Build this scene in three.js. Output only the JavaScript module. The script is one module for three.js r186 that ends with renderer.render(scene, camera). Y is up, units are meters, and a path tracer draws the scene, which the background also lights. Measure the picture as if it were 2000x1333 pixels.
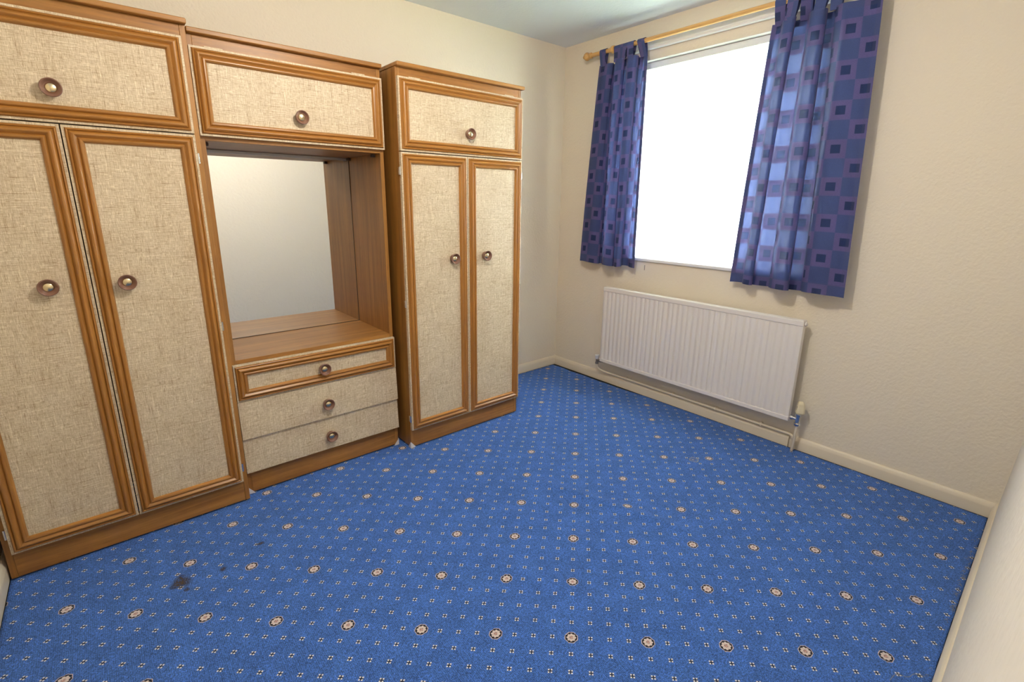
import * as THREE from 'three';
import { RoundedBoxGeometry } from 'three/addons/geometries/RoundedBoxGeometry.js';
import { mergeGeometries, toCreasedNormals } from 'three/addons/utils/BufferGeometryUtils.js';
import { RectAreaLightUniformsLib } from 'three/addons/lights/RectAreaLightUniformsLib.js';

// ---------------------------------------------------------------- camera, sky, lights, exposure
const scene = new THREE.Scene();
const W = 2000, H = 1333, F = 949.2284;
const camera = new THREE.PerspectiveCamera(2 * Math.atan(H / 2 / F) * 180 / Math.PI, W / H, 0.02, 60);
{
  const yaw = 0.6964, pitch = -0.2533, roll = 0.0091;
  const fw = new THREE.Vector3(Math.cos(pitch) * Math.sin(yaw), Math.sin(pitch), -Math.cos(pitch) * Math.cos(yaw));
  const rt = new THREE.Vector3(Math.cos(yaw), 0, Math.sin(yaw)), up = rt.clone().cross(fw);
  const r2 = rt.clone().multiplyScalar(Math.cos(roll)).addScaledVector(up, Math.sin(roll));
  const u2 = up.clone().multiplyScalar(Math.cos(roll)).addScaledVector(rt, -Math.sin(roll));
  camera.position.set(-2.7718, 1.2935, 2.671);
  camera.quaternion.setFromRotationMatrix(new THREE.Matrix4().makeBasis(r2, u2, fw.clone().negate()));
  camera.setViewOffset(W, H, 13.36, 27.25, W, H);
  camera.updateProjectionMatrix(); camera.updateMatrixWorld();
}
scene.add(camera);
scene.background = new THREE.Color(0.86, 0.95, 1.03);       // bright overcast sky
scene.backgroundIntensity = 62;
RectAreaLightUniformsLib.init();

const renderer = new THREE.WebGLRenderer({ antialias: true });
renderer.toneMapping = THREE.LinearToneMapping;
renderer.toneMappingExposure = 1.07;
renderer.shadowMap.enabled = true;

const LAMP = { at: [-1.9, 2.14, 1.66], power: 3.4, color: new THREE.Color(1.0, 0.91, 0.80) };

// ---------------------------------------------------------------- helpers
let seed = 7;
const rnd = () => { seed = (seed * 1664525 + 1013904223) >>> 0; return seed / 4294967296; };
const hash = (x, y, s) => { let h = (x * 374761393 + y * 668265263 + s * 2147483647) | 0; h = Math.imul(h ^ (h >>> 13), 1274126177); h ^= h >>> 16; return (h >>> 0) / 4294967296; };
const mod = (a, n) => ((a % n) + n) % n;
function pn(x, y, px, py, s) {                              // periodic value noise
  const xi = Math.floor(x), yi = Math.floor(y), fx = x - xi, fy = y - yi;
  const a = fx * fx * (3 - 2 * fx), b = fy * fy * (3 - 2 * fy);
  const x0 = mod(xi, px), x1 = mod(xi + 1, px), y0 = mod(yi, py), y1 = mod(yi + 1, py);
  return (hash(x0, y0, s) * (1 - a) + hash(x1, y0, s) * a) * (1 - b) + (hash(x0, y1, s) * (1 - a) + hash(x1, y1, s) * a) * b;
}
const smooth = (a, b, x) => { const t = Math.min(1, Math.max(0, (x - a) / (b - a))); return t * t * (3 - 2 * t); };
const mix = (a, b, t) => a + (b - a) * t;
function texture(w, h, fn, srgb = true) {                   // fn(i, j) -> [r, g, b] 0..255
  const d = new Uint8Array(w * h * 4);
  for (let j = 0, k = 0; j < h; j++) for (let i = 0; i < w; i++, k += 4) {
    const c = fn(i, j); d[k] = Math.max(0, Math.min(255, c[0])); d[k + 1] = Math.max(0, Math.min(255, c[1])); d[k + 2] = Math.max(0, Math.min(255, c[2])); d[k + 3] = 255;
  }
  const t = new THREE.DataTexture(d, w, h, THREE.RGBAFormat);
  t.wrapS = t.wrapT = THREE.RepeatWrapping; t.magFilter = THREE.LinearFilter; t.minFilter = THREE.LinearMipmapLinearFilter; t.generateMipmaps = true;
  if (srgb) t.colorSpace = THREE.SRGBColorSpace;
  t.needsUpdate = true; return t;
}
const scaled = (t, x, y) => { const c = t.clone(); c.repeat.set(x, y); c.needsUpdate = true; return c; };
const taken = {};
const numbered = (n) => { const k = taken[n] = (taken[n] ?? -1) + 1; return k ? n + '_' + String(k).padStart(3, '0') : n; };
function put(m, parent) { m.castShadow = m.receiveShadow = true; parent.add(m); return m; }
function part(name, geo, mat, parent, p, r) {
  const m = new THREE.Mesh(geo, mat); m.name = name;
  if (p) m.position.set(...p); if (r) m.rotation.set(...r);
  return put(m, parent);
}
function struct(name, geo, mat, p) { const m = part(numbered(name), geo, mat, scene, p); m.userData = { kind: 'structure' }; return m; }
function thing(name, label, category, p = [0, 0, 0], group) {
  const o = new THREE.Group(); o.name = numbered(name); o.position.set(...p);
  o.userData = { label, category }; if (group) o.userData.group = group;
  scene.add(o); return o;
}
// planar uv in metres by each triangle's main direction; u runs along the grain axis (0, 1, 2)
function planar(geo, grain = 0, off = [0, 0]) {
  const g = geo.index ? geo.toNonIndexed() : geo; g.clearGroups();
  const p = g.attributes.position, uv = new Float32Array(p.count * 2);
  const a = new THREE.Vector3(), b = new THREE.Vector3(), c = new THREE.Vector3();
  for (let i = 0; i < p.count; i += 3) {
    a.fromBufferAttribute(p, i); b.fromBufferAttribute(p, i + 1); c.fromBufferAttribute(p, i + 2);
    const n = b.clone().sub(a).cross(c.clone().sub(a)), l = [Math.abs(n.x), Math.abs(n.y), Math.abs(n.z)];
    const ax = l.indexOf(Math.max(...l)), rest = [0, 1, 2].filter((k) => k !== ax);
    const u = rest.includes(grain) ? grain : rest[0], v = rest.find((k) => k !== u);
    [a, b, c].forEach((q, k) => { uv[(i + k) * 2] = q.getComponent(u) + off[0]; uv[(i + k) * 2 + 1] = q.getComponent(v) + off[1] + 0.37 * ax; });
  }
  g.setAttribute('uv', new THREE.BufferAttribute(uv, 2)); return g;
}
const box = (w, h, d, grain = 0, r = 0.0015, off) => planar(r > 0 ? new RoundedBoxGeometry(w, h, d, 1, Math.min(r, w / 2.1, h / 2.1, d / 2.1)) : new THREE.BoxGeometry(w, h, d), grain, off ?? [rnd(), rnd()]);
const span = (x0, x1, y0, y1, z0, z1, grain, r) => box(x1 - x0, y1 - y0, z1 - z0, grain, r).translate((x0 + x1) / 2, (y0 + y1) / 2, (z0 + z1) / 2);
const lathe = (pts, n = 32) => new THREE.LatheGeometry(pts.map(([r, y]) => new THREE.Vector2(r, y)), n);
const lathez = (pts, n) => lathe(pts, n).rotateX(Math.PI / 2);   // axis along +z
function prism(pts, depth) { const s = new THREE.Shape(pts.map(([x, y]) => new THREE.Vector2(x, y))); return new THREE.ExtrudeGeometry(s, { depth, bevelEnabled: false, curveSegments: 4 }); }
const tube = (pts, r, n = 60, tension = 0.5) => new THREE.TubeGeometry(new THREE.CatmullRomCurve3(pts.map((p) => new THREE.Vector3(...p)), false, 'catmullrom', tension), n, r, 14, false);

// ---------------------------------------------------------------- materials
const woodTex = texture(1024, 512, (i, j) => {              // 1.0 m along the grain, 0.25 m across
  const x = i / 1024, y = j / 512;
  const warp = pn(x * 3, y * 4, 3, 4, 1) * 0.05;
  const a = pn(x * 4, (y + warp) * 40, 4, 40, 2), b = pn(x * 16, (y + warp * 0.4) * 160, 16, 160, 3), c = pn(x * 64, y * 256, 64, 256, 4), d = pn(x * 3, y * 9, 3, 9, 5);
  let t = 0.38 * a + 0.25 * b + 0.15 * c + 0.22 * d;
  t = (t - 0.5) * 0.9 + 0.5;
  const dark = b > 0.78 ? (b - 0.78) * 2.0 : 0;
  const k = 0.72 + 0.46 * t - dark * 0.5;
  return [196 * k, 146 * k * (0.97 + 0.05 * d), 88 * k * (0.9 + 0.15 * d)];
});
const mouldTex = texture(1024, 256, (i, j) => {             // smoother printed grain on the mouldings
  const x = i / 1024, y = j / 256, t = 0.5 * pn(x * 5, y * 30, 5, 30, 22) + 0.3 * pn(x * 18, y * 90, 18, 90, 23) + 0.2 * pn(x * 4, y * 8, 4, 8, 24), k = 0.84 + 0.24 * t;
  return [190 * k, 142 * k, 86 * k];
});
const paleWood = texture(512, 256, (i, j) => {
  const x = i / 512, y = j / 256, t = pn(x * 4, y * 30, 4, 30, 12) * 0.6 + pn(x * 16, y * 100, 16, 100, 13) * 0.4;
  const k = 0.86 + 0.2 * t; return [222 * k, 172 * k, 104 * k];
});
const linen = (() => {                                      // woven-look laminate, 0.5 m square
  const N = 1024, v = new Float32Array(N * N).fill(0);
  seed = 991;
  for (let n = 0; n < 3600; n++) {
    const ver = n % 2, len = 16 + rnd() * rnd() * 230, x0 = rnd() * N, y0 = rnd() * N, amp = (rnd() < 0.3 ? 0.85 : 0.32) * (0.4 + rnd()), sgn = rnd() < 0.7 ? -1 : 0.9;
    const drift = (rnd() - 0.5) * 0.04, wide = 1 + Math.floor(rnd() * 3);
    for (let k = 0; k < len; k++) {
      const f = Math.sin(Math.PI * k / len), s = drift * k;
      for (let q = 0; q <= wide; q++) {
        const x = Math.floor(mod(ver ? x0 + s + q : x0 + k, N)), y = Math.floor(mod(ver ? y0 + k : y0 + s + q, N));
        v[y * N + x] += amp * sgn * f * (q === wide ? 0.45 : 0.9);
      }
    }
  }
  return texture(N, N, (i, j) => {
    const weave = (hash(i >> 1, (j / 22) | 0, 31) + hash((i / 22) | 0, j >> 1, 32) - 1) * 0.16 + (hash(i, j, 33) - 0.5) * 0.1;
    const cloud = pn(i / 128, j / 128, 8, 8, 34) - 0.5;
    const t = Math.max(-1.5, Math.min(1, v[j * N + i])) * 0.21 + weave + cloud * 0.05;
    return [209 * (1 + t * 0.8), 189 * (1 + t * 1.0), 156 * (1 + t * 1.25)];
  });
})();
const plaster = (() => {                                    // lumpy emulsion, 1 m
  const N = 1024;
  return texture(N, N, (i, j) => {
    const x = i / N, y = j / N;
    const t = 0.5 * pn(x * 110, y * 110, 110, 110, 41) + 0.3 * pn(x * 230, y * 230, 230, 230, 42) + 0.2 * pn(x * 28, y * 28, 28, 28, 43);
    return [255 * t, 255 * t, 255 * t];
  }, false);
})();
const pile = texture(1024, 1024, (i, j) => { const t = 0.5 * hash(i >> 1, j >> 1, 51) + 0.5 * pn(i / 5, j / 5, 205, 205, 52); return [255 * t, 255 * t, 255 * t]; }, false);
const carpetTex = (() => {                                  // 2 x 2 repeats of the woven motif
  const N = 2048, R = 2;
  return texture(N, N, (i, j) => {
    const a = i / N * R, b = j / N * R;
    const n1 = hash(i >> 1, j >> 1, 61), n2 = pn(i / 8, j / 8, 256, 256, 62), n3 = pn(a * 6, b * 6, 12, 12, 63);
    const rib = Math.sin(2 * Math.PI * 34 * (a + b));
    let k = 0.84 + 0.30 * (n1 - 0.3) + 0.56 * (n2 - 0.5) + 0.10 * (n3 - 0.5) + 0.06 * rib;
    let c = [82 * k, 126 * k, 210 * k];
    let fa = mod(a, 1) - 0.5, fb = mod(b, 1) - 0.5;         // medallion in the middle of each cell
    const jx = (hash(i >> 3, j >> 3, 64) - 0.5) * 0.006;
    const ax = Math.abs(fa) + jx, bx = Math.abs(fb) + jx, oct = Math.max(ax, bx, (ax + bx) / 1.36), rr = Math.hypot(fa, fb), th = Math.atan2(fb, fa);
    const w = 0.84 + 0.3 * n1;
    if (oct < 0.087) {
      if (oct > 0.078) c = [226 * w, 206 * w, 202 * w];
      else if (oct > 0.066) c = [34 * w, 26 * w, 30 * w];
      else {
        const petal = 0.064 * (0.72 + 0.28 * Math.pow(Math.abs(Math.cos(th * 4)), 0.7));
        c = rr < petal ? [236 * w, 218 * w, 208 * w] : [30 * w, 30 * w, 32 * w];
        if (rr < 0.016) c = [214 * w, 168 * w, 152 * w];
        else if (rr < 0.024 && n2 > 0.45) c = [120 * w, 86 * w, 80 * w];
      }
    } else {
      const qa = mod(a * 4 + 0.0, 1) - 0.5, qb = mod(b * 4 + 0.0, 1) - 0.5;   // pin dots at every quarter
      const ga = mod(a * 4 + 0.5, 1) - 0.5, gb = mod(b * 4 + 0.5, 1) - 0.5;
      const da = ga / 4, db = gb / 4, m = Math.max(Math.abs(fa), Math.abs(fb));
      if (m > 0.1) {
        const px = Math.abs(Math.abs(da) - 0.0178), py = Math.abs(Math.abs(db) - 0.0178);
        if (px < 0.0102 && py < 0.0102) c = [250 * w, 244 * w, 240 * w];
        else if (Math.abs(da) < 0.026 && Math.abs(db) < 0.007 || Math.abs(db) < 0.026 && Math.abs(da) < 0.007) c = [26 * w, 32 * w, 56 * w];
      }
    }
    return c;
  });
})();
const cloth = (() => {                                      // 2 x 2 woven squares, 0.165 m
  const N = 512, cell = (i, j) => {
    const x = i / N * 2, y = j / N * 2, cx = Math.floor(x), cy = Math.floor(y), fx = x - cx - 0.5, fy = y - cy - 0.5;
    const A = (cx + cy) % 2 === 0, inner = A && Math.max(Math.abs(fx), Math.abs(fy)) < 0.23;
    return inner ? 2 : A ? 0 : 1;
  };
  const map = texture(N, N, (i, j) => {
    const k = 0.88 + 0.24 * hash(i >> 1, j, 71) * hash(i, j >> 2, 72) + 0.04 * ((i + j) & 1), q = cell(i, j);
    return q === 0 ? [96 * k, 90 * k, 138 * k] : q === 1 ? [72 * k, 84 * k, 131 * k] : [44 * k, 57 * k, 98 * k];
  });
  const through = texture(N, N, (i, j) => { const q = cell(i, j), n = hash(i >> 1, (j / 14) | 0, 73); const t = q === 0 ? 62 + 30 * n : q === 1 ? 190 + 45 * n : n > 0.6 ? 190 : 80; return [t, t, t]; }, false);
  const open = texture(N, N, (i, j) => {                    // how closely woven: the plain squares are a looser gauze
    const q = cell(i, j), n = hash(i >> 2, j >> 1, 74), m = hash((i / 3) | 0, 0, 75), gap = q === 1 ? 0.004 + 0.005 * n * m : q === 0 ? 0.0005 + 0.001 * n : hash((i / 40) | 0, (j / 9) | 0, 76) > 0.6 ? 0.008 : 0.001;
    const t = 255 * (1 - gap); return [t, t, t];
  }, false);
  return { map, through, open };
})();

const std = (o) => new THREE.MeshStandardMaterial(o), phys = (o) => new THREE.MeshPhysicalMaterial(o);
const lin = (r, g, b) => new THREE.Color().setRGB(r, g, b);
const wallBump = scaled(plaster, 1, 1);
const M = {
  wall: std({ color: lin(0.80, 0.72, 0.58), roughness: 0.92, bumpMap: wallBump, bumpScale: 0.0016 }),
  wallRough: std({ color: lin(0.79, 0.73, 0.63), roughness: 0.92, bumpMap: scaled(plaster, 0.5, 0.5), bumpScale: 0.0025 }),
  ceiling: std({ color: lin(0.81, 0.87, 0.93), roughness: 0.95, bumpMap: wallBump, bumpScale: 0.0008 }),
  gloss: std({ color: lin(0.76, 0.67, 0.52), roughness: 0.42 }),
  white: std({ color: lin(0.82, 0.82, 0.82), roughness: 0.4 }),
  reveal: std({ color: lin(0.82, 0.80, 0.76), roughness: 0.8 }),
  radiator: std({ color: lin(0.80, 0.755, 0.71), roughness: 0.4 }),
  creamPlastic: std({ color: lin(0.72, 0.64, 0.45), roughness: 0.45 }),
  chrome: std({ color: lin(0.72, 0.73, 0.75), metalness: 1, roughness: 0.2 }),
  dullMetal: std({ color: lin(0.28, 0.25, 0.22), metalness: 0.8, roughness: 0.45 }),
  wood: std({ map: scaled(woodTex, 1, 4), color: lin(0.66, 0.56, 0.33), roughness: 0.42 }),
  moulding: std({ map: scaled(mouldTex, 1, 4), color: lin(0.74, 0.60, 0.33), roughness: 0.3 }),
  darkEdge: std({ map: scaled(woodTex, 1, 4), color: lin(0.5, 0.45, 0.4), roughness: 0.5 }),
  linen: std({ map: scaled(linen, 2, 2), color: lin(0.93, 0.93, 0.945), roughness: 0.55, bumpMap: scaled(linen, 2, 2), bumpScale: 0.0004 }),
  inside: std({ color: lin(0.06, 0.045, 0.035), roughness: 0.9 }),
  knob: std({ color: lin(0.20, 0.095, 0.06), roughness: 0.35 }),
  brass: std({ color: lin(0.72, 0.60, 0.38), metalness: 1, roughness: 0.22 }),
  mirror: std({ color: lin(0.92, 0.93, 0.91), metalness: 1, roughness: 0.0 }),
  channel: std({ color: lin(0.42, 0.41, 0.40), metalness: 0.9, roughness: 0.4 }),
  brownPlastic: std({ color: lin(0.05, 0.025, 0.018), roughness: 0.5 }),
  greyPlastic: std({ color: lin(0.66, 0.64, 0.66), roughness: 0.5 }),
  carpet: phys({ map: carpetTex, roughness: 1, specularIntensity: 0.2, sheen: 0.7, sheenColor: lin(0.35, 0.5, 0.8), sheenRoughness: 0.35, bumpMap: scaled(pile, 2, 2), bumpScale: 0.002 }),
  underlay: std({ color: lin(0.03, 0.026, 0.022), roughness: 1 }),
  stain: std({ color: lin(0.075, 0.06, 0.05), roughness: 1, transparent: true }),
  mark: std({ color: lin(0.45, 0.50, 0.62), roughness: 1, transparent: true }),
  thread: std({ color: lin(0.26, 0.28, 0.32), roughness: 1 }),
  pole: std({ map: scaled(paleWood, 1, 4), roughness: 0.38 }),
  curtain: phys({ map: cloth.map, transmission: 0.42, transmissionMap: cloth.through, alphaMap: cloth.open, transparent: true, thickness: 0, roughness: 0.95, specularIntensity: 0.3, side: THREE.DoubleSide }),
  hem: std({ map: cloth.map, color: lin(0.82, 0.82, 0.85), roughness: 0.9, side: THREE.DoubleSide }),
  slat: phys({ color: lin(0.86, 0.86, 0.84), transmission: 0.55, thickness: 0, roughness: 1, specularIntensity: 0.2, side: THREE.DoubleSide }),
  pane: phys({ color: lin(1, 1, 1), transmission: 1, thickness: 0, roughness: 0, ior: 1.5 }),
  grass: std({ color: lin(0.16, 0.2, 0.09), roughness: 1 }),
};
const CARPET = { o: [-1.8396, 1.8848], u: [0.1695, 0.158], v: [0.1697, -0.1512] };

// ---------------------------------------------------------------- room shell
const HT = 2.35, XL = -3.197, WZ0 = 0.60, WZ1 = 1.745, WY0 = 0.925, WY1 = 2.137, WT = 0.28;
const rightZ = (x, y) => 2.6253 - 0.00977 * (x + 0.0176) + 0.05 * y;       // the near wall leans back a little
const LEAN = 0.05;
struct('floor', span(XL - 0.2, WT, -0.2, -0.009, -0.2, 3.1, 0, 0), M.underlay);
struct('ceiling', span(XL - 0.2, WT, HT, HT + 0.15, -0.2, 3.1, 0, 0), M.ceiling);
struct('wall_back', span(XL - 0.2, WT, -0.2, HT, -0.2, 0, 0, 0), M.wall);
struct('wall_left', span(XL - 0.2, XL, -0.2, HT, 0, 3.1, 2, 0), M.wall);
struct('wall_window', mergeGeometries([
  span(0, WT, -0.2, WY0, 0, 3.1, 2, 0), span(0, WT, WY1, HT, 0, 3.1, 2, 0),
  span(0, WT, WY0, WY1, 0, WZ0, 2, 0), span(0, WT, WY0, WY1, WZ1, 3.1, 2, 0)]), M.wall);
{
  const g = span(XL - 0.2, 0.0, -0.2, HT, 0, 0.25, 0, 0), p = g.attributes.position;
  for (let i = 0; i < p.count; i++) p.setZ(i, p.getZ(i) + rightZ(p.getX(i), p.getY(i)));
  g.computeVertexNormals(); struct('wall_right', g, M.wallRough);
}
// baseboards: flat face with a softly rounded sloping top
const BB = [[0, 0], [0.015, 0], [0.015, 0.046], [0.0135, 0.052], [0.010, 0.060], [0.0075, 0.066], [0.004, 0.0693], [0, 0.0693]];
const baseProfile = (len) => toCreasedNormals(prism(BB, len), 0.6);
// prism: x = out from the wall, y = up, z = along
struct('baseboard_back', baseProfile(-XL - 0.0).rotateY(-Math.PI / 2).translate(0, 0, 0), M.gloss);
struct('baseboard_window', baseProfile(1.806).rotateY(Math.PI).translate(0, -0.002, 1.806), M.gloss);
struct('baseboard_window', baseProfile(0.83).rotateY(Math.PI).translate(0, -0.002, 2.671), M.gloss);
struct('baseboard_left', baseProfile(2.6).translate(XL, 0, 0.02), M.gloss);
{
  const g = baseProfile(-XL).rotateY(Math.PI / 2), p = g.attributes.position;   // x from 0 to -XL along +x, z out = -
  g.translate(XL, 0, 0);
  for (let i = 0; i < p.count; i++) p.setZ(i, p.getZ(i) + rightZ(p.getX(i), p.getY(i)) );
  g.computeVertexNormals(); struct('baseboard_right', toCreasedNormals(g, 0.6), M.gloss);
}

part('crack', box(0.002, 0.034, 0.0025, 1, 0), M.brownPlastic, scene.getObjectByName('wall_window'), [-0.0005, 0.8756, 0.7914]);
// ---------------------------------------------------------------- carpet
{
  const NX = 300, NZ = 250, pos = [], uv = [], idx = [];
  const { o, u, v } = CARPET, det = u[0] * v[1] - u[1] * v[0];
  const ridge = (x, z, x0, z0, x1, z1, s, h) => {
    const dx = x1 - x0, dz = z1 - z0, L = Math.hypot(dx, dz), t = ((x - x0) * dx + (z - z0) * dz) / (L * L), d = ((x - x0) * dz - (z - z0) * dx) / L;
    return h * Math.exp(-d * d / (2 * s * s)) * smooth(-0.35, 0.25, t) * (1 - smooth(0.75, 1.35, t));
  };
  const hgt = (x, z) => {
    const open = smooth(0.58, 0.75, z) * smooth(0.05, 0.25, -x) * smooth(0.05, 0.3, 2.58 - z);
    const n = pn((x + 4) * 4.2, z * 4.2, 64, 64, 81) * 0.003 + pn((x + 4) * 9, z * 9, 64, 64, 82) * 0.0012;
    return -0.0016 * (1 - open) + open * (n + ridge(x, z, -1.30, 1.26, -1.12, 1.78, 0.020, 0.010) + ridge(x, z, -2.775, 0.98, -2.79, 1.6, 0.016, 0.005) + ridge(x, z, -1.9, 1.3, -1.5, 2.2, 0.028, 0.004) + ridge(x, z, -1.62, 1.22, -1.42, 1.75, 0.022, 0.004));
  };
  const edgeX = (z) => -0.0185 - 0.016 * (1 - smooth(0.55, 0.95, z)) * (0.6 + 0.8 * pn(z * 9, 1, 64, 64, 83)) - 0.004 * pn(z * 23, 3, 128, 64, 84);
  const push = (x, y, z) => { pos.push(x, y, z); const px = x - o[0], pz = z - o[1]; const a = (px * v[1] - pz * v[0]) / det, b = (u[0] * pz - u[1] * px) / det; uv.push((a + 0.5) / 2, (b + 0.5) / 2); };
  for (let j = 0; j <= NZ; j++) for (let i = 0; i <= NX; i++) {
    const s = i / NX, t = j / NZ;
    let z = mix(0.0165, 1, t); let zEnd;
    const x0 = XL + 0.017; let x = mix(x0, -0.0165, s);
    zEnd = rightZ(x, 0) - 0.0152 - 0.002 * pn((x + 4) * 25, 0, 256, 4, 85);
    z = mix(0.0165, zEnd, t);
    if (i === NX || s > 0.97) x = mix(x, x + (edgeX(z) + 0.0165), (s - 0.97) / 0.03);
    push(x, hgt(x, z), z);
  }
  const K = NX + 1;
  for (let j = 0; j < NZ; j++) for (let i = 0; i < NX; i++) { const q = j * K + i; idx.push(q, q + K, q + 1, q + 1, q + K, q + K + 1); }
  // turned-down border so that the pile has thickness
  const rim = []; for (let i = 0; i <= NX; i++) rim.push(i); for (let j = 1; j <= NZ; j++) rim.push(j * K + NX);
  for (let i = NX - 1; i >= 0; i--) rim.push(NZ * K + i); for (let j = NZ - 1; j > 0; j--) rim.push(j * K);
  const base = pos.length / 3; rim.forEach((q) => push(pos[q * 3], -0.009, pos[q * 3 + 2]));
  rim.forEach((q, k) => { const n = (k + 1) % rim.length; idx.push(q, rim[n], base + k, base + k, rim[n], base + n); });
  const g = new THREE.BufferGeometry();
  g.setAttribute('position', new THREE.Float32BufferAttribute(pos, 3)); g.setAttribute('uv', new THREE.Float32BufferAttribute(uv, 2)); g.setIndex(idx); g.computeVertexNormals();
  const c = part('carpet', g, M.carpet, scene);
  c.userData = { label: 'blue fitted carpet woven with rows of small cream medallions and white pin dots', category: 'carpet' };
  // brown stains: irregular thin patches lying on the pile
  const blob = (x, z, r, ar, s) => {
    const p = [[0, 0]]; const n = 26;
    for (let k = 0; k < n; k++) { const th = k / n * Math.PI * 2, q = r * (0.62 + 0.5 * pn(k / n * 9, s, 9, 64, 91)); p.push([Math.cos(th) * q * ar, Math.sin(th) * q]); }
    const gp = [], gi = [], gu = [0.5, 0.5]; for (let k = 0; k < n; k++) { const th = k / n * Math.PI * 2; gu.push(0.5 + 0.48 * Math.cos(th), 0.5 + 0.48 * Math.sin(th)); }
     p.forEach(([a, b]) => gp.push(x + a, hgt(x + a, z + b) + 0.0012, z + b));
    for (let k = 1; k <= n; k++) gi.push(0, k % n + 1, k);
    const q = new THREE.BufferGeometry(); q.setAttribute('position', new THREE.Float32BufferAttribute(gp, 3)); q.setAttribute('uv', new THREE.Float32BufferAttribute(gu, 2)); q.setIndex(gi); q.computeVertexNormals(); return q;
  };
  const sm = M.stain; sm.alphaMap = texture(128, 128, (i, j) => { const d = Math.hypot(i - 64, j - 64) / 62, t = 255 * 0.95 * (1 - smooth(0.4, 1.0, d)) * (0.25 + 0.75 * smooth(0.25, 0.7, 0.6 * pn(i / 7, j / 7, 32, 32, 93) + 0.4 * hash(i >> 1, j >> 1, 94))); return [t, t, t]; }, false);
  const st = part('stain', blob(-2.728, 0.875, 0.052, 0.8, 1), sm, c); st.userData = { label: 'dark brown stain on the blue pile' };
  const ring = M.mark; ring.alphaMap = texture(128, 128, (i, j) => { const d = Math.hypot(i - 64, j - 64) / 62, t = 255 * (0.55 * Math.exp(-Math.pow((d - 0.8) / 0.1, 2)) + 0.6 * Math.exp(-Math.pow(Math.hypot(i - 52, j - 58) / 62 / 0.24, 2)) + 0.12 * (d < 0.85 ? 1 : 0)); return [t, t, t]; }, false);
  const mk = part('mark', blob(-0.5561, 1.5591, 0.034, 1, 5), ring, c); mk.userData = { label: 'pale round mark on the pile' };
  {
    seed = 4242; const gs = [];
    for (let k = 0; k < 60; k++) {
      const x = -0.25 - rnd() * 0.55 - (rnd() < 0.2 ? rnd() * 0.5 : 0), z = rightZ(x, 0) - 0.016 - rnd() * 0.012, a = rnd() * 6.28, l = 0.005 + rnd() * 0.010, h = 0.002 + rnd() * 0.008, y = 0.001;
      gs.push(tube([[x, y, z], [x + Math.cos(a) * l * 0.5, y + h, z - Math.abs(Math.sin(a)) * l * 0.4], [x + Math.cos(a) * l, y + h * 0.4, z - Math.abs(Math.sin(a)) * l]], 0.0006, 4));
    }
    const fr = part('frayed_pile', mergeGeometries(gs), M.thread, c); fr.userData = { kind: 'stuff', label: 'frayed pale threads along the cut carpet edge' };
    part('loose_thread', tube([[-1.16, 0.004, 2.606], [-1.175, 0.005, 2.585], [-1.20, 0.004, 2.575], [-1.215, 0.004, 2.552], [-1.25, 0.003, 2.545]], 0.0008, 30), M.thread, c);
  }
  part('stain', blob(-2.60, 0.895, 0.018, 0.8, 2), sm, c); part('stain', blob(-2.46, 0.835, 0.016, 1.3, 3), sm, c); part('stain', blob(-2.715, 0.925, 0.014, 1, 4), sm, c);
}

// ---------------------------------------------------------------- wardrobe wall units
// moulding: double bead with mitred ends; runs along +x, outer edge at y = 0, growing to y = +width
const BEAD = (() => {
  const p = [[0, 0], [0, 0.003]];
  const bead = (a, b, h0, h1) => { for (let k = 0; k <= 6; k++) { const t = k / 6; p.push([mix(a, b, t), 0.0008 + mix(h0, h1, t) * Math.pow(Math.sin(Math.PI * (0.03 + 0.94 * t)), 0.55)]); } };
  bead(0.0005, 0.008, 0.006, 0.007); bead(0.0095, 0.0265, 0.012, 0.014); bead(0.0285, 0.0435, 0.012, 0.009);
  p.push([0.044, 0]); return p;
})();
function mouldSide(L, prof = BEAD) {
  const pos = [], uv = [], idx = []; let arc = 0;
  prof.forEach(([w, h], k) => { if (k) arc += Math.hypot(w - prof[k - 1][0], h - prof[k - 1][1]); pos.push(w, w, h, L - w, w, h); uv.push(w, arc, L - w, arc); });
  for (let k = 0; k < prof.length - 1; k++) { const a = k * 2; idx.push(a, a + 1, a + 2, a + 2, a + 1, a + 3); }
  const g = new THREE.BufferGeometry(); g.setAttribute('position', new THREE.Float32BufferAttribute(pos, 3)); g.setAttribute('uv', new THREE.Float32BufferAttribute(uv, 2)); g.setIndex(idx);
  return toCreasedNormals(g, 0.9);
}
const KNOB = lathez([[0, 0], [0.0205, 0], [0.0215, 0.003], [0.0225, 0.012], [0.0262, 0.022], [0.0275, 0.0262], [0.0265, 0.0285], [0.0245, 0.0283], [0.0225, 0.0262], [0.0190, 0.020], [0.0150, 0.0165], [0, 0.016]], 40);
const KNOBC = lathez([[0.0152, 0.0160], [0.0148, 0.0185], [0.0120, 0.0206], [0.006, 0.0225], [0, 0.0232]], 28);
const HINGE = mergeGeometries([box(0.005, 0.034, 0.012, 1, 0.001), new THREE.CylinderGeometry(0.0045, 0.0045, 0.036, 12).translate(0, 0, 0.008).toNonIndexed()].map((g) => { const q = g.clone(); q.deleteAttribute('uv'); q.clearGroups(); return q; }));
const DT = 0.0175;                                          // door thickness
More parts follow.
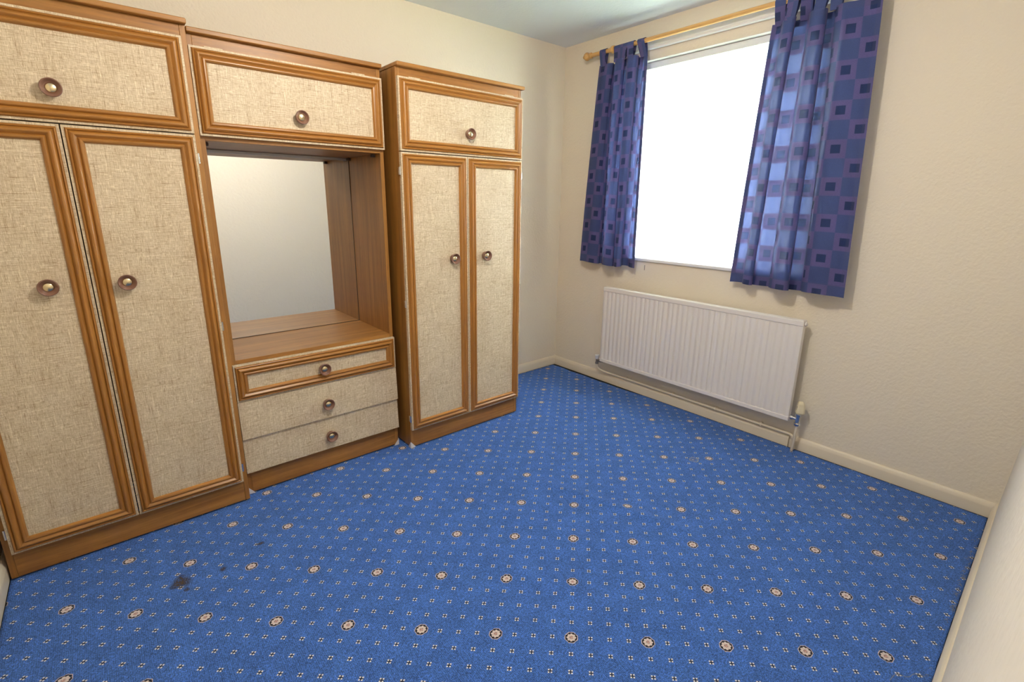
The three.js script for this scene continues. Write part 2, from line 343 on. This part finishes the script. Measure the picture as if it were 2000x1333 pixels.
// a fielded front (door, flap or drawer front): slab + four mitred mouldings + knob
function front(name, parent, x0, x1, y0, y1, z, { knob, hinges = [], margin = 0.008, mould = true, geo, flip = 1 } = {}) {
  const w = x1 - x0, h = y1 - y0;
  const d = part(name, geo ?? box(w, h, DT, 0, 0.0012), M.linen, parent, [(x0 + x1) / 2, (y0 + y1) / 2, z + DT / 2]);
  if (mould) {
    const mw = w - 2 * margin, mh = h - 2 * margin, hz = mouldSide(mw), vt = mouldSide(mh);
    part('moulding', hz, M.moulding, d, [-mw / 2, -mh / 2, DT / 2]);
    part('moulding', hz, M.moulding, d, [mw / 2, mh / 2, DT / 2], [0, 0, Math.PI]);
    part('moulding', vt, M.moulding, d, [mw / 2, -mh / 2, DT / 2], [0, 0, Math.PI / 2]);
    part('moulding', vt, M.moulding, d, [-mw / 2, mh / 2, DT / 2], [0, 0, -Math.PI / 2]);
  }
  if (knob) {
    const k = [knob[0] - (x0 + x1) / 2, knob[1] - (y0 + y1) / 2, DT / 2 + (knob[2] ?? 0)];
    part('knob', KNOB, M.knob, d, k); part('knob_centre', KNOBC, M.brass, d, k);
  }
  for (const [hx, hy] of hinges) part('hinge', HINGE, M.chrome, d, [hx - (x0 + x1) / 2, hy - (y0 + y1) / 2, -DT / 2 + 0.002]);
  return d;
}
const T = 0.018;
const CLIP = (() => { const g = new THREE.BufferGeometry(); const s = 0.030;    // little folded corner protector
  const p = [[0, 0, 0], [s, 0, 0], [0, s * 1.25, 0], [0, 0, s], [0, 0, 0]];
  const tri = (a, b, c) => [...p[a], ...p[b], ...p[c]];
  g.setAttribute('position', new THREE.Float32BufferAttribute([...tri(0, 1, 2), ...tri(0, 2, 3), ...tri(0, 3, 1), ...tri(1, 3, 2)], 3)); g.computeVertexNormals(); return g; })();
function carcass(t, x0, x1, z1, top, plinthTop, lipL, lipR) {   // x in the unit's own axes, back at z = 0
  part('side_panel', span(x0, x0 + T, 0.006, top - T, 0, z1, 1), M.wood, t);
  part('side_panel', span(x1 - T, x1, 0.006, top - T, 0, z1, 1), M.wood, t);
  part('back_panel', span(x0 + T, x1 - T, 0.01, top - T, 0, 0.006, 1), M.inside, t);
  part('top_panel', mergeGeometries([span(x0 - lipL, x1 + lipR, top - T, top, 0, z1 + 0.022, 0, 0.004)]), M.wood, t);
  part('plinth', span(x0 + T, x1 - T, 0.006, plinthTop, z1 - T, z1 - 0.001, 0), M.wood, t);
  for (const [fx, fz] of [[x0 + 0.03, 0.04], [x1 - 0.03, 0.04], [x0 + 0.03, z1 - 0.05], [x1 - 0.03, z1 - 0.05]]) part('foot', lathe([[0, -0.001], [0.011, -0.001], [0.012, 0.003], [0.012, 0.0075], [0, 0.0075]], 16), M.brownPlastic, t, [fx, 0, fz]);
}
// -- left double wardrobe
{
  const ox = -2.7968, x0 = -3.176 - ox, x1 = -2.418 - ox, zc = 0.4941 - 0.02;
  const t = thing('wardrobe', 'wide double wardrobe nearest the camera at the left, with two tall linen doors', 'wardrobe', [ox, 0, 0.02]);
  carcass(t, x0, x1, zc, 1.8955, 0.103, 0.005, 0.003);
  part('fascia', span(x0 + T, x1 - T, 1.838, 1.8775, zc - 0.016, zc - 0.001, 0), M.wood, t);
  part('rail', span(x0 + T, x1 - T, 1.505, 1.523, zc - 0.35, zc - 0.002, 0), M.inside, t);
  const dl = -3.1573 - ox, dm = -2.8028 - ox, dr = -2.4364 - ox;
  front('flap', t, dl, dr, 1.5205, 1.8375, zc, { knob: [-2.8042 - ox, 1.6185] });
  front('door', t, dl, dm - 0.0015, 0.105, 1.5165, zc, { knob: [-2.9121 - ox, 1.010], hinges: [[dl - 0.003, 1.43], [dl - 0.003, 0.81], [dl - 0.003, 0.183]] });
  front('door', t, dm + 0.0015, dr, 0.105, 1.5165, zc, { knob: [-2.7074 - ox, 1.0073], hinges: [[dr + 0.003, 1.4357], [dr + 0.003, 0.80], [dr + 0.003, 0.1687]] });
}
// -- right narrow wardrobe
{
  const ox = -1.2591, x0 = -1.6326 - ox, x1 = -0.8856 - ox, zc = 0.5303 - 0.02;
  const t = thing('wardrobe', 'double wardrobe standing nearest the window corner, its left side showing bare wood', 'wardrobe', [ox, 0, 0.02]);
  carcass(t, x0, x1, zc, 1.889, 0.104, 0.002, 0.010);
  part('fascia', span(x0 + T, x1 - T, 1.831, 1.871, zc - 0.016, zc - 0.001, 0), M.wood, t);
  part('rail', span(x0 + T, x1 - T, 1.50, 1.518, zc - 0.35, zc - 0.002, 0), M.inside, t);
  const dm = -1.2578 - ox, dl = x0 + 0.001, dr = x1 - 0.001;
  const f = front('flap', t, dl, dr, 1.515, 1.8304, zc, { knob: [-1.2469 - ox, 1.6176] });
  for (const hx of [0.09, 0.655]) part('hinge', box(0.06, 0.006, 0.008, 0, 0.001), M.linen, f, [hx - (dr - dl) / 2, 0.3154 / 2 + 0.002, -0.002]);
  front('door', t, dl, dm - 0.0012, 0.107, 1.5105, zc, { knob: [-1.3529 - ox, 1.0029], hinges: [[dl - 0.003, 1.4264], [dl - 0.003, 0.7943], [dl - 0.003, 0.1731]] });
  front('door', t, dm + 0.0012, dr, 0.107, 1.5105, zc, { knob: [-1.1446 - ox, 1.006], hinges: [[dr + 0.003, 1.4298], [dr + 0.003, 0.8023], [dr + 0.003, 0.18]] });
  part('corner_protector', CLIP, M.greyPlastic, t, [x0 - 0.004, 0.001, zc + 0.003], [0, Math.PI / 2, 0]);
}
// -- dressing unit between them: flap cupboard, mirrored recess, shelf and three drawers
{
  const ox = -2.0402, x0 = -2.4128 - ox, x1 = -1.6677 - ox, zc = 0.4487 - 0.02, zm = 0.080 - 0.02;
  const t = thing('dressing_unit', 'dressing unit between the two wardrobes, with mirrored recess above three drawers', 'dresser', [ox, 0, 0.02]);
  carcass(t, x0, x1, zc, 1.884, 0.110, 0.0, 0.002);
  part('fascia', span(x0 + T, x1 - T, 1.826, 1.866, zc - 0.016, zc - 0.001, 0), M.wood, t);
  part('recess_top', span(x0 + T, x1 - T, 1.505, 1.523, 0.01, zc, 0), M.wood, t);
  part('shelf', span(x0 + T, x1 - T, 0.614, 0.632, 0.01, zc, 0), M.wood, t);
  const f = front('flap', t, x0 + 0.001, x1 - 0.001, 1.5205, 1.8255, zc, { knob: [-2.0413 - ox, 1.6198] });
  for (const hx of [-0.29, 0.265]) part('hinge', box(0.06, 0.006, 0.008, 0, 0.001), M.linen, f, [hx, 0.305 / 2 + 0.002, -0.002]);
  part('mirror', span(x0 + T + 0.001, x1 - T - 0.001, 0.633, 1.504, zm - 0.006, zm, 0, 0), M.mirror, t);
  for (const [a, b, c, d] of [[x0 + T, x1 - T, 0.632, 0.6345], [x1 - T - 0.0025, x1 - T, 0.6345, 1.504], [x0 + T, x0 + T + 0.0025, 0.6345, 1.504]]) part('mirror_edge', span(a, b, c, d, zm - 0.004, zm + 0.0012, 0, 0), M.inside, t);
  part('mirror_channel', span(x0 + T + 0.001, x1 - T - 0.001, 1.492, 1.5045, zm - 0.008, zm + 0.006, 0, 0.001), M.channel, t);
  for (const [bx, bz] of [[x0 + T + 0.009, zc - 0.06], [x1 - T - 0.009, zc - 0.06], [x1 - T - 0.009, zm + 0.02], [x0 + T + 0.009, zm + 0.02]]) part('corner_block', box(0.018, 0.014, 0.022, 0, 0.003), M.brownPlastic, t, [bx, 1.498, bz]);
  const dx0 = x0 + 0.001, dx1 = x1 - 0.001;
  front('drawer', t, dx0, dx1, 0.4495, 0.6145, zc, { knob: [-2.0389 - ox, 0.5261], margin: 0.007 });
  // plain lower drawer fronts lean out at the bottom, each overhanging the one below
  const wedge = (h, top, bot) => { const g = box(dx1 - dx0, h, DT, 0, 0), p = g.attributes.position; for (let i = 0; i < p.count; i++) if (p.getZ(i) > 0) p.setZ(i, p.getY(i) > 0 ? top - DT / 2 : bot - DT / 2); g.computeVertexNormals(); return g; };
  front('drawer', t, dx0, dx1, 0.277, 0.4475, zc, { knob: [-2.0367 - ox, 0.349, 0.002], mould: false, geo: wedge(0.1705, 0.015, 0.024) });
  front('drawer', t, dx0, dx1, 0.1115, 0.2755, zc, { knob: [-2.0332 - ox, 0.1807, 0.0], mould: false, geo: wedge(0.164, 0.013, 0.020) });
  part('corner_protector', CLIP, M.greyPlastic, t, [x0 - 0.0025, 0.0005, zc + 0.003], [0, Math.PI / 2, 0]);
  part('corner_protector', CLIP, M.greyPlastic, t, [x1 + 0.003, 0.001, zc + 0.003], [0, Math.PI, 0]);
}

// ---------------------------------------------------------------- window, blind
{
  const w = new THREE.Group(); w.name = 'window_1'; w.userData = { kind: 'structure' }; scene.add(w);
  const zc = (WZ0 + WZ1) / 2, fx = 0.165, fr = 0.055;
  const bar = (y0, y1, z0, z1) => span(fx, fx + 0.06, y0, y1, z0, z1, 1, 0.004);
  part('window_frame', mergeGeometries([bar(WY0, WY0 + fr, WZ0, WZ1), bar(WY1 - fr, WY1, WZ0, WZ1), bar(WY0 + fr, WY1 - fr, WZ0, WZ0 + fr), bar(WY0 + fr, WY1 - fr, WZ1 - fr, WZ1), bar(WY0 + fr, WY1 - fr, zc - 0.035, zc + 0.035)]), M.white, w);
  part('pane', span(fx + 0.028, fx + 0.032, WY0 + fr, WY1 - fr, WZ0 + fr, zc - 0.035, 1, 0), M.pane, w);
  part('pane', span(fx + 0.028, fx + 0.032, WY0 + fr, WY1 - fr, zc + 0.035, WZ1 - fr, 1, 0), M.pane, w);
  part('window_sill', span(-0.014, fx, WY0 - 0.008, WY0 + 0.012, WZ0 - 0.0, WZ1 + 0.0, 2, 0.005), M.white, w);
  part('reveal', mergeGeometries([span(0.001, fx, WY1 - 0.003, WY1, WZ0, WZ1, 2, 0), span(0.001, fx, WY0 + 0.012, WY1 - 0.003, WZ0, WZ0 + 0.003, 1, 0), span(0.001, fx, WY0 + 0.012, WY1 - 0.003, WZ1 - 0.003, WZ1, 1, 0)]), M.reveal, w);
}
{
  const t = thing('vertical_blind', 'white vertical slat blind filling the window recess between the curtains', 'blind', [0.065, 2.112, 1.1725]);
  part('headrail', mergeGeometries([span(-0.022, 0.022, -0.012, 0.021, -0.565, 0.565, 2, 0.003), span(-0.025, -0.021, -0.016, 0.014, -0.565, 0.565, 2, 0.001)]), M.white, t);
  const n = 15, pitch = 0.0752;
  for (let k = 0; k < n; k++) {
    const z = -0.526 + k * pitch, y1 = -0.03, y0 = -1.165, prof = [];
    for (let i = 0; i <= 6; i++) { const s = (i / 6 - 0.5) * 0.089; prof.push([s, 0.004 * (1 - Math.pow(s / 0.0445, 2))]); }
    const sh = [...prof, ...prof.slice().reverse().map(([a, b]) => [a, b + 0.0006])];
    const g = new THREE.PlaneGeometry(0.089, y1 - y0, 6, 1), p = g.attributes.position;
    for (let i = 0; i < p.count; i++) p.setZ(i, 0.004 * (1 - Math.pow(p.getX(i) / 0.0445, 2)));
    g.computeVertexNormals();
    const s = part('slat', g, M.slat, t, [0, (y0 + y1) / 2, z], [0, -Math.PI / 2 + 0.36 + (rnd() - 0.5) * 0.08, 0]);
    part('hanger', box(0.006, 0.022, 0.014, 1, 0.001), M.white, s, [0, (y1 - y0) / 2 + 0.006, 0.002]);
  }
}
{
  const t = thing('curtain_batten', 'white painted batten with rounded lower rail above the window', 'batten', [0, 2.2, 1.2]);
  part('board', span(-0.014, 0, 0.004, 0.045, -0.72, 0.98, 2, 0.002), M.white, t);
  part('rail', span(-0.028, 0, -0.012, 0.004, -0.72, 0.98, 2, 0.006), M.white, t);
}

// ---------------------------------------------------------------- curtain pole and curtains
const PX = -0.085, PY = 2.224;
{
  const t = thing('curtain_pole', 'pale pine curtain pole with turned ball finials over the window', 'curtain pole', [PX, PY, 1.2]);
  part('pole', planar(new THREE.CylinderGeometry(0.0125, 0.0125, 1.78, 24).rotateX(Math.PI / 2), 2), M.pole, t, [0, 0, 0]);
  const fin = lathez([[0.0125, -0.004], [0.018, -0.002], [0.018, 0.006], [0.0135, 0.010], [0.012, 0.016], [0.016, 0.020], [0.024, 0.029], [0.0255, 0.037], [0.023, 0.046], [0.015, 0.053], [0.010, 0.056], [0.011, 0.061], [0.007, 0.067], [0, 0.068]], 28);
  part('finial', planar(fin.clone().rotateY(Math.PI), 2), M.pole, t, [0, 0, -0.886]);
  part('finial', planar(fin.clone(), 2), M.pole, t, [0, 0, 0.886]);
  for (const z of [-0.707, 0.742]) {
    const b = part('bracket', planar(mergeGeometries([lathez([[0.0128, -0.011], [0.020, -0.011], [0.0225, 0], [0.020, 0.011], [0.0128, 0.011]], 24).toNonIndexed(), new THREE.CylinderGeometry(0.009, 0.012, 0.055, 16).rotateZ(Math.PI / 2).translate(0.040, 0, 0).toNonIndexed(), new THREE.CylinderGeometry(0.0175, 0.0175, 0.008, 20).rotateZ(Math.PI / 2).translate(0.0665, 0, 0).toNonIndexed()]), 0), M.pole, t, [0, 0, z]);
    b.userData = {};
  }
}
// a hanging cloth: pleat lines at the top and at the hem (z, x), joined by straight-falling cloth
function curtain(label, top, bot, yTop, yBot, tabs, sag) {
  const zc = (top[0][0] + top[top.length - 1][0]) / 2;
  const t = thing('curtain', label, 'curtain', [PX, yBot, zc], 'tab top curtains at the window');
  const curve = (pts) => new THREE.CatmullRomCurve3(pts.map(([z, x]) => new THREE.Vector3(x, 0, z)), false, 'centripetal');
  const a = curve(top), b = curve(bot), NU = 300, NV = 44;
  a.arcLengthDivisions = b.arcLengthDivisions = 600;
  const LA = (a.getLength() + b.getLength()) / 2, pa = a.getSpacedPoints(NU), pb = b.getSpacedPoints(NU);
  const hemY = 0.055;
  const sheet = (v0, v1, off, n, i0 = 0, i1 = NU) => {
    const pos = [], uv = [], idx = [], K = i1 - i0 + 1;
    for (let j = 0; j <= n; j++) for (let i = i0; i <= i1; i++) {
      const v = mix(v0, v1, j / n), u = i / NU, A = pa[i], B = pb[i], q = Math.pow(v, 0.85);
      const w = 0.0025 * Math.sin(u * 31 + v * 7) * v;
      pos.push(mix(A.x, B.x, q) + w + off - PX, mix(yTop, yBot + sag * Math.sin(u * Math.PI * 5.3) * 0.004 - (u) * sag * 0.0, v) - yBot, mix(A.z, B.z, q) - zc);
      uv.push(u * LA / 0.165, (v * (yTop - yBot)) / 0.165 + 0.1);
    }
    for (let j = 0; j < n; j++) for (let i = 0; i < K - 1; i++) { const k = j * K + i; idx.push(k, k + K, k + 1, k + 1, k + K, k + K + 1); }
    const g = new THREE.BufferGeometry(); g.setAttribute('position', new THREE.Float32BufferAttribute(pos, 3)); g.setAttribute('uv', new THREE.Float32BufferAttribute(uv, 2)); g.setIndex(idx); g.computeVertexNormals(); return g;
  };
  const Lh = yTop - yBot;
  const S = Math.round(0.02 / LA * NU);
  part('cloth', sheet(0.022, 1 - hemY / Lh, 0, NV, S, NU - S), M.curtain, t);
  part('side_hem', sheet(0.022, 1 - hemY / Lh, 0, NV, 0, S), M.hem, t); part('side_hem', sheet(0.022, 1 - hemY / Lh, 0, NV, NU - S, NU), M.hem, t);
  part('hem', sheet(1 - hemY / Lh, 1, 0, 3), M.hem, t);
  part('heading', sheet(0, 0.022, 0, 2), M.hem, t);
  for (const [za, xa, zr, tw] of tabs) {                    // loop over the pole
    const A = { x: xa, z: za }, w = 0.05, pts = [];
    const y0 = yTop + 0.0 - 0.012, rod = 0.0165;
    pts.push([A.x - 0.002, y0]);
    pts.push([mix(A.x, PX - rod, 0.6), mix(y0, PY, 0.5)]);
    for (let k = 0; k <= 10; k++) { const th = Math.PI - k / 10 * Math.PI; pts.push([PX + rod * Math.cos(th), PY + rod * Math.sin(th)]); }
    pts.push([mix(A.x + 0.004, PX + rod, 0.6), mix(y0, PY, 0.5)]); pts.push([A.x + 0.004, y0]);
    const pos = [], uv = [], idx = []; let len = 0;
    pts.forEach(([x, y], k) => {
      if (k) len += Math.hypot(x - pts[k - 1][0], y - pts[k - 1][1]);
      const f = smooth(y0, PY, y), zc2 = mix(A.z, zr, f);
      for (const s of [-0.5, -0.17, 0.17, 0.5]) { pos.push(x - PX + tw * s * 0.02 * (1 - f), y - yBot, zc2 + s * w * mix(0.92, 1, f) - zc); uv.push((za * 3 + s * w) / 0.165 + 0.3, len / 0.165); }
    });
    for (let k = 0; k < pts.length - 1; k++) for (let i = 0; i < 3; i++) { const q = k * 4 + i; idx.push(q, q + 4, q + 1, q + 1, q + 4, q + 5); }
    const g = new THREE.BufferGeometry(); g.setAttribute('position', new THREE.Float32BufferAttribute(pos, 3)); g.setAttribute('uv', new THREE.Float32BufferAttribute(uv, 2)); g.setIndex(idx); g.computeVertexNormals();
    part('tab', g, M.hem, t);
  }
}
curtain('narrow bunched blue curtain hanging at the left side of the window',
  [[0.385, -0.080], [0.43, -0.092], [0.475, -0.085], [0.488, -0.066], [0.47, -0.052], [0.49, -0.044], [0.512, -0.075], [0.535, -0.112], [0.575, -0.124], [0.605, -0.112], [0.598, -0.09], [0.615, -0.10], [0.645, -0.126], [0.680, -0.118], [0.690, -0.085], [0.672, -0.058], [0.70, -0.052], [0.722, -0.082], [0.752, -0.085]],
  [[0.283, -0.070], [0.34, -0.088], [0.40, -0.098], [0.445, -0.085], [0.458, -0.064], [0.445, -0.050], [0.47, -0.046], [0.50, -0.09], [0.54, -0.128], [0.585, -0.134], [0.615, -0.118], [0.61, -0.10], [0.63, -0.112], [0.655, -0.125], [0.672, -0.10], [0.655, -0.062], [0.69, -0.052], [0.725, -0.072], [0.765, -0.078]],
  2.150, 0.878, [[0.425, -0.091, 0.420, 0], [0.552, -0.118, 0.535, 0], [0.590, -0.118, 0.583, 0], [0.655, -0.124, 0.632, 0], [0.725, -0.082, 0.706, 0]], 1);
curtain('wide blue curtain at the right side of the window with daylight glowing through its folds',
  [[1.452, -0.070], [1.485, -0.064], [1.505, -0.085], [1.53, -0.118], [1.565, -0.125], [1.572, -0.10], [1.535, -0.080], [1.532, -0.055], [1.575, -0.048], [1.612, -0.060], [1.625, -0.10], [1.655, -0.132], [1.695, -0.128], [1.702, -0.10], [1.665, -0.078], [1.662, -0.055], [1.70, -0.048], [1.725, -0.065], [1.735, -0.105], [1.77, -0.126], [1.82, -0.112], [1.87, -0.098], [1.905, -0.10]],
  [[1.398, -0.066], [1.43, -0.062], [1.468, -0.070], [1.49, -0.105], [1.525, -0.112], [1.532, -0.090], [1.50, -0.072], [1.50, -0.050], [1.56, -0.044], [1.605, -0.055], [1.62, -0.10], [1.655, -0.138], [1.712, -0.136], [1.722, -0.105], [1.68, -0.080], [1.682, -0.052], [1.735, -0.046], [1.768, -0.062], [1.78, -0.10], [1.82, -0.124], [1.88, -0.118], [1.93, -0.096], [1.962, -0.098]],
  2.138, 0.868, [[1.488, -0.066, 1.490, 0], [1.55, -0.122, 1.548, 0], [1.60, -0.056, 1.605, 1], [1.675, -0.131, 1.672, 0], [1.735, -0.105, 1.728, 0], [1.875, -0.098, 1.872, 0]], 1);

// ---------------------------------------------------------------- radiator and pipe
{
  const z0 = 0.5395, z1 = 1.8149, y0 = 0.1769, y1 = 0.7235;
  const t = thing('radiator', 'long white fluted panel radiator on the wall beneath the window', 'radiator', [0, y0, (z0 + z1) / 2]);
  const L = z1 - z0, pts = [], pitch = L / 38;
  pts.push([-L / 2 + 0.004, 0.062]);
  for (let k = 0; k < 38; k++) { const c = -L / 2 + (k + 0.5) * pitch; for (const [o, d] of [[-0.5, 0.0048], [-0.40, 0.0042], [-0.28, 0.0012], [-0.12, 0.0002], [0.12, 0.0002], [0.28, 0.0012], [0.40, 0.0042]]) pts.push([c + o * pitch, 0.098 - d]); }
  pts.push([L / 2 - 0.002, 0.0935]); pts.push([L / 2 - 0.002, 0.062]);
  // shape x = along the wall (z), shape y = out from the wall; extruded upwards
  const m = new THREE.Matrix4().makeBasis(new THREE.Vector3(0, 0, 1), new THREE.Vector3(-1, 0, 0), new THREE.Vector3(0, 1, 0));
  const up = (g, y) => { g.applyMatrix4(m); const q = g.index ? g.toNonIndexed() : g; q.translate(0, y, 0); return q; };
  const flip = (g) => { const p = g.attributes.position, a = new THREE.Vector3(), b = new THREE.Vector3(); for (let i = 0; i < p.count; i += 3) { a.fromBufferAttribute(p, i + 1); b.fromBufferAttribute(p, i + 2); p.setXYZ(i + 1, b.x, b.y, b.z); p.setXYZ(i + 2, a.x, a.y, a.z); } g.computeVertexNormals(); return g; };
  part('panel', toCreasedNormals(flip(up(prism(pts, y1 - y0 - 0.05), 0.024)), 0.7), M.radiator, t);
  part('top_rail', span(-0.1, -0.058, y1 - y0 - 0.030, y1 - y0, -L / 2, L / 2, 2, 0.005), M.radiator, t);
  part('bottom_rail', span(-0.1, -0.058, 0, 0.027, -L / 2, L / 2, 2, 0.005), M.radiator, t);
  part('end_plug', lathez([[0, 0], [0.011, 0], [0.011, 0.006], [0.006, 0.007], [0.005, 0.010], [0, 0.010]], 20), M.radiator, t, [-0.078, y1 - y0 - 0.018, L / 2]);
  for (const bz of [-0.45, 0.45]) part('bracket', span(-0.06, 0, 0.06, 0.46, bz - 0.02, bz + 0.02, 1, 0.003), M.radiator, t);
  // thermostatic valve at the right end
  const v = part('thermostatic_valve', mergeGeometries([
    lathe([[0.0085, -0.040], [0.014, -0.040], [0.015, -0.034], [0.015, -0.026], [0.011, -0.024], [0.011, 0.012], [0.015, 0.014], [0.015, 0.026], [0.012, 0.028]], 20).toNonIndexed(),
    new THREE.CylinderGeometry(0.0085, 0.0085, 0.045, 16).rotateX(Math.PI / 2).translate(0, -0.004, -0.022).toNonIndexed(),
    new THREE.CylinderGeometry(0.0135, 0.0135, 0.014, 6).rotateX(Math.PI / 2).translate(0, -0.004, -0.03).toNonIndexed()]), M.chrome, t, [-0.070, 0.022, L / 2 + 0.036]);
  const head = new RoundedBoxGeometry(0.043, 0.07, 0.043, 4, 0.013), hp = head.attributes.position;
  for (let i = 0; i < hp.count; i++) { const k = 1 - 0.34 * smooth(0.0, 0.035, hp.getY(i)); hp.setX(i, hp.getX(i) * k); hp.setZ(i, hp.getZ(i) * k); }
  head.computeVertexNormals();
  part('valve_head', head, M.creamPlastic, v, [0, 0.060, 0.004], [0, 0.5, -0.06]);
  part('valve_mark', mergeGeometries([box(0.0012, 0.02, 0.003, 1, 0), box(0.0012, 0.014, 0.003, 1, 0).translate(0, 0, 0.007)]), M.dullMetal, v, [-0.0195, 0.062, -0.006], [0, 0.5, -0.06]);
  part('valve_tail', tube([[0, -0.03, 0], [0.004, -0.09, -0.002], [0.012, -0.15, -0.006], [0.018, -0.196, -0.01]], 0.0075, 24), M.gloss, v);
  // lockshield valve at the left end
  const l = part('lockshield_valve', mergeGeometries([
    lathe([[0.0085, -0.036], [0.012, -0.034], [0.012, -0.022], [0.009, -0.02], [0.009, 0.004]], 18).toNonIndexed(),
    new THREE.CylinderGeometry(0.0075, 0.0075, 0.05, 14).rotateX(Math.PI / 2).translate(0, -0.006, 0.026).toNonIndexed(),
    new THREE.CylinderGeometry(0.012, 0.012, 0.012, 6).rotateX(Math.PI / 2).translate(0, -0.006, 0.028).toNonIndexed()]), M.dullMetal, t, [-0.062, -0.004, -L / 2 - 0.05]);
  part('valve_cap', lathe([[0.0095, 0], [0.012, 0.004], [0.0155, 0.028], [0.0155, 0.031], [0.013, 0.033], [0, 0.0335]], 24), M.white, l, [0, 0.002, 0]);
}
{
  const t = thing('heating_pipe', 'cream painted copper pipe running on the baseboard below the radiator', 'pipe', [0, 0.077, 1.15]);
  part('pipe', tube([[-0.062, 0.062, -0.661], [-0.060, 0.035, -0.655], [-0.048, 0.014, -0.625], [-0.030, 0.004, -0.575], [-0.0205, 0.001, -0.50], [-0.020, 0, -0.35], [-0.020, 0, 0], [-0.020, 0, 0.4], [-0.020, 0, 0.62], [-0.021, -0.001, 0.665], [-0.026, -0.02, 0.683], [-0.028, -0.05, 0.688], [-0.028, -0.074, 0.69]], 0.0075, 140), M.gloss, t);
  for (const z of [0.7235, 1.0944, 1.3877, 1.6555]) part('pipe_clip', mergeGeometries([new THREE.TorusGeometry(0.0092, 0.0028, 8, 20).scale(1, 1, 2.2).toNonIndexed(), new THREE.BoxGeometry(0.012, 0.02, 0.010).translate(0.012, 0.002, 0).toNonIndexed()]), M.gloss, t, [-0.020, 0, z - 1.15]);
}

// ---------------------------------------------------------------- ceiling pendant (above the picture) and the ground outside
{
  const [x, y, z] = LAMP.at;
  const t = thing('pendant_lamp', 'bare bulb pendant hanging from the ceiling above the carpet', 'lamp', [x, HT, z]);
  part('ceiling_rose', lathe([[0, -0.03], [0.02, -0.028], [0.035, -0.012], [0.04, 0]], 24), M.white, t);
  part('cord', new THREE.CylinderGeometry(0.003, 0.003, HT - y - 0.10, 8).translate(0, -(HT - y - 0.10) / 2 - 0.02, 0), M.white, t);
  part('lamp_holder', lathe([[0.008, 0.05], [0.017, 0.045], [0.018, 0], [0.015, -0.004], [0, -0.004]], 20), M.white, t, [0, y - HT + 0.038, 0]);
  part('bulb', lathe([[0, -0.034], [0.016, -0.03], [0.028, -0.014], [0.03, 0.002], [0.025, 0.018], [0.014, 0.03], [0.012, 0.036]], 28), std({ color: lin(0.9, 0.9, 0.85), emissive: LAMP.color, emissiveIntensity: 3, roughness: 0.4 }), t, [0, y - HT, 0]);
  const L = new THREE.PointLight(LAMP.color, LAMP.power, 0, 2); L.position.set(x, y, z); L.castShadow = true; L.shadow.radius = 2; scene.add(L);
}
struct('ground_outside', span(0.4, 30, -3.2, -3.0, -25, 25, 0, 0), M.grass);

renderer.render(scene, camera);
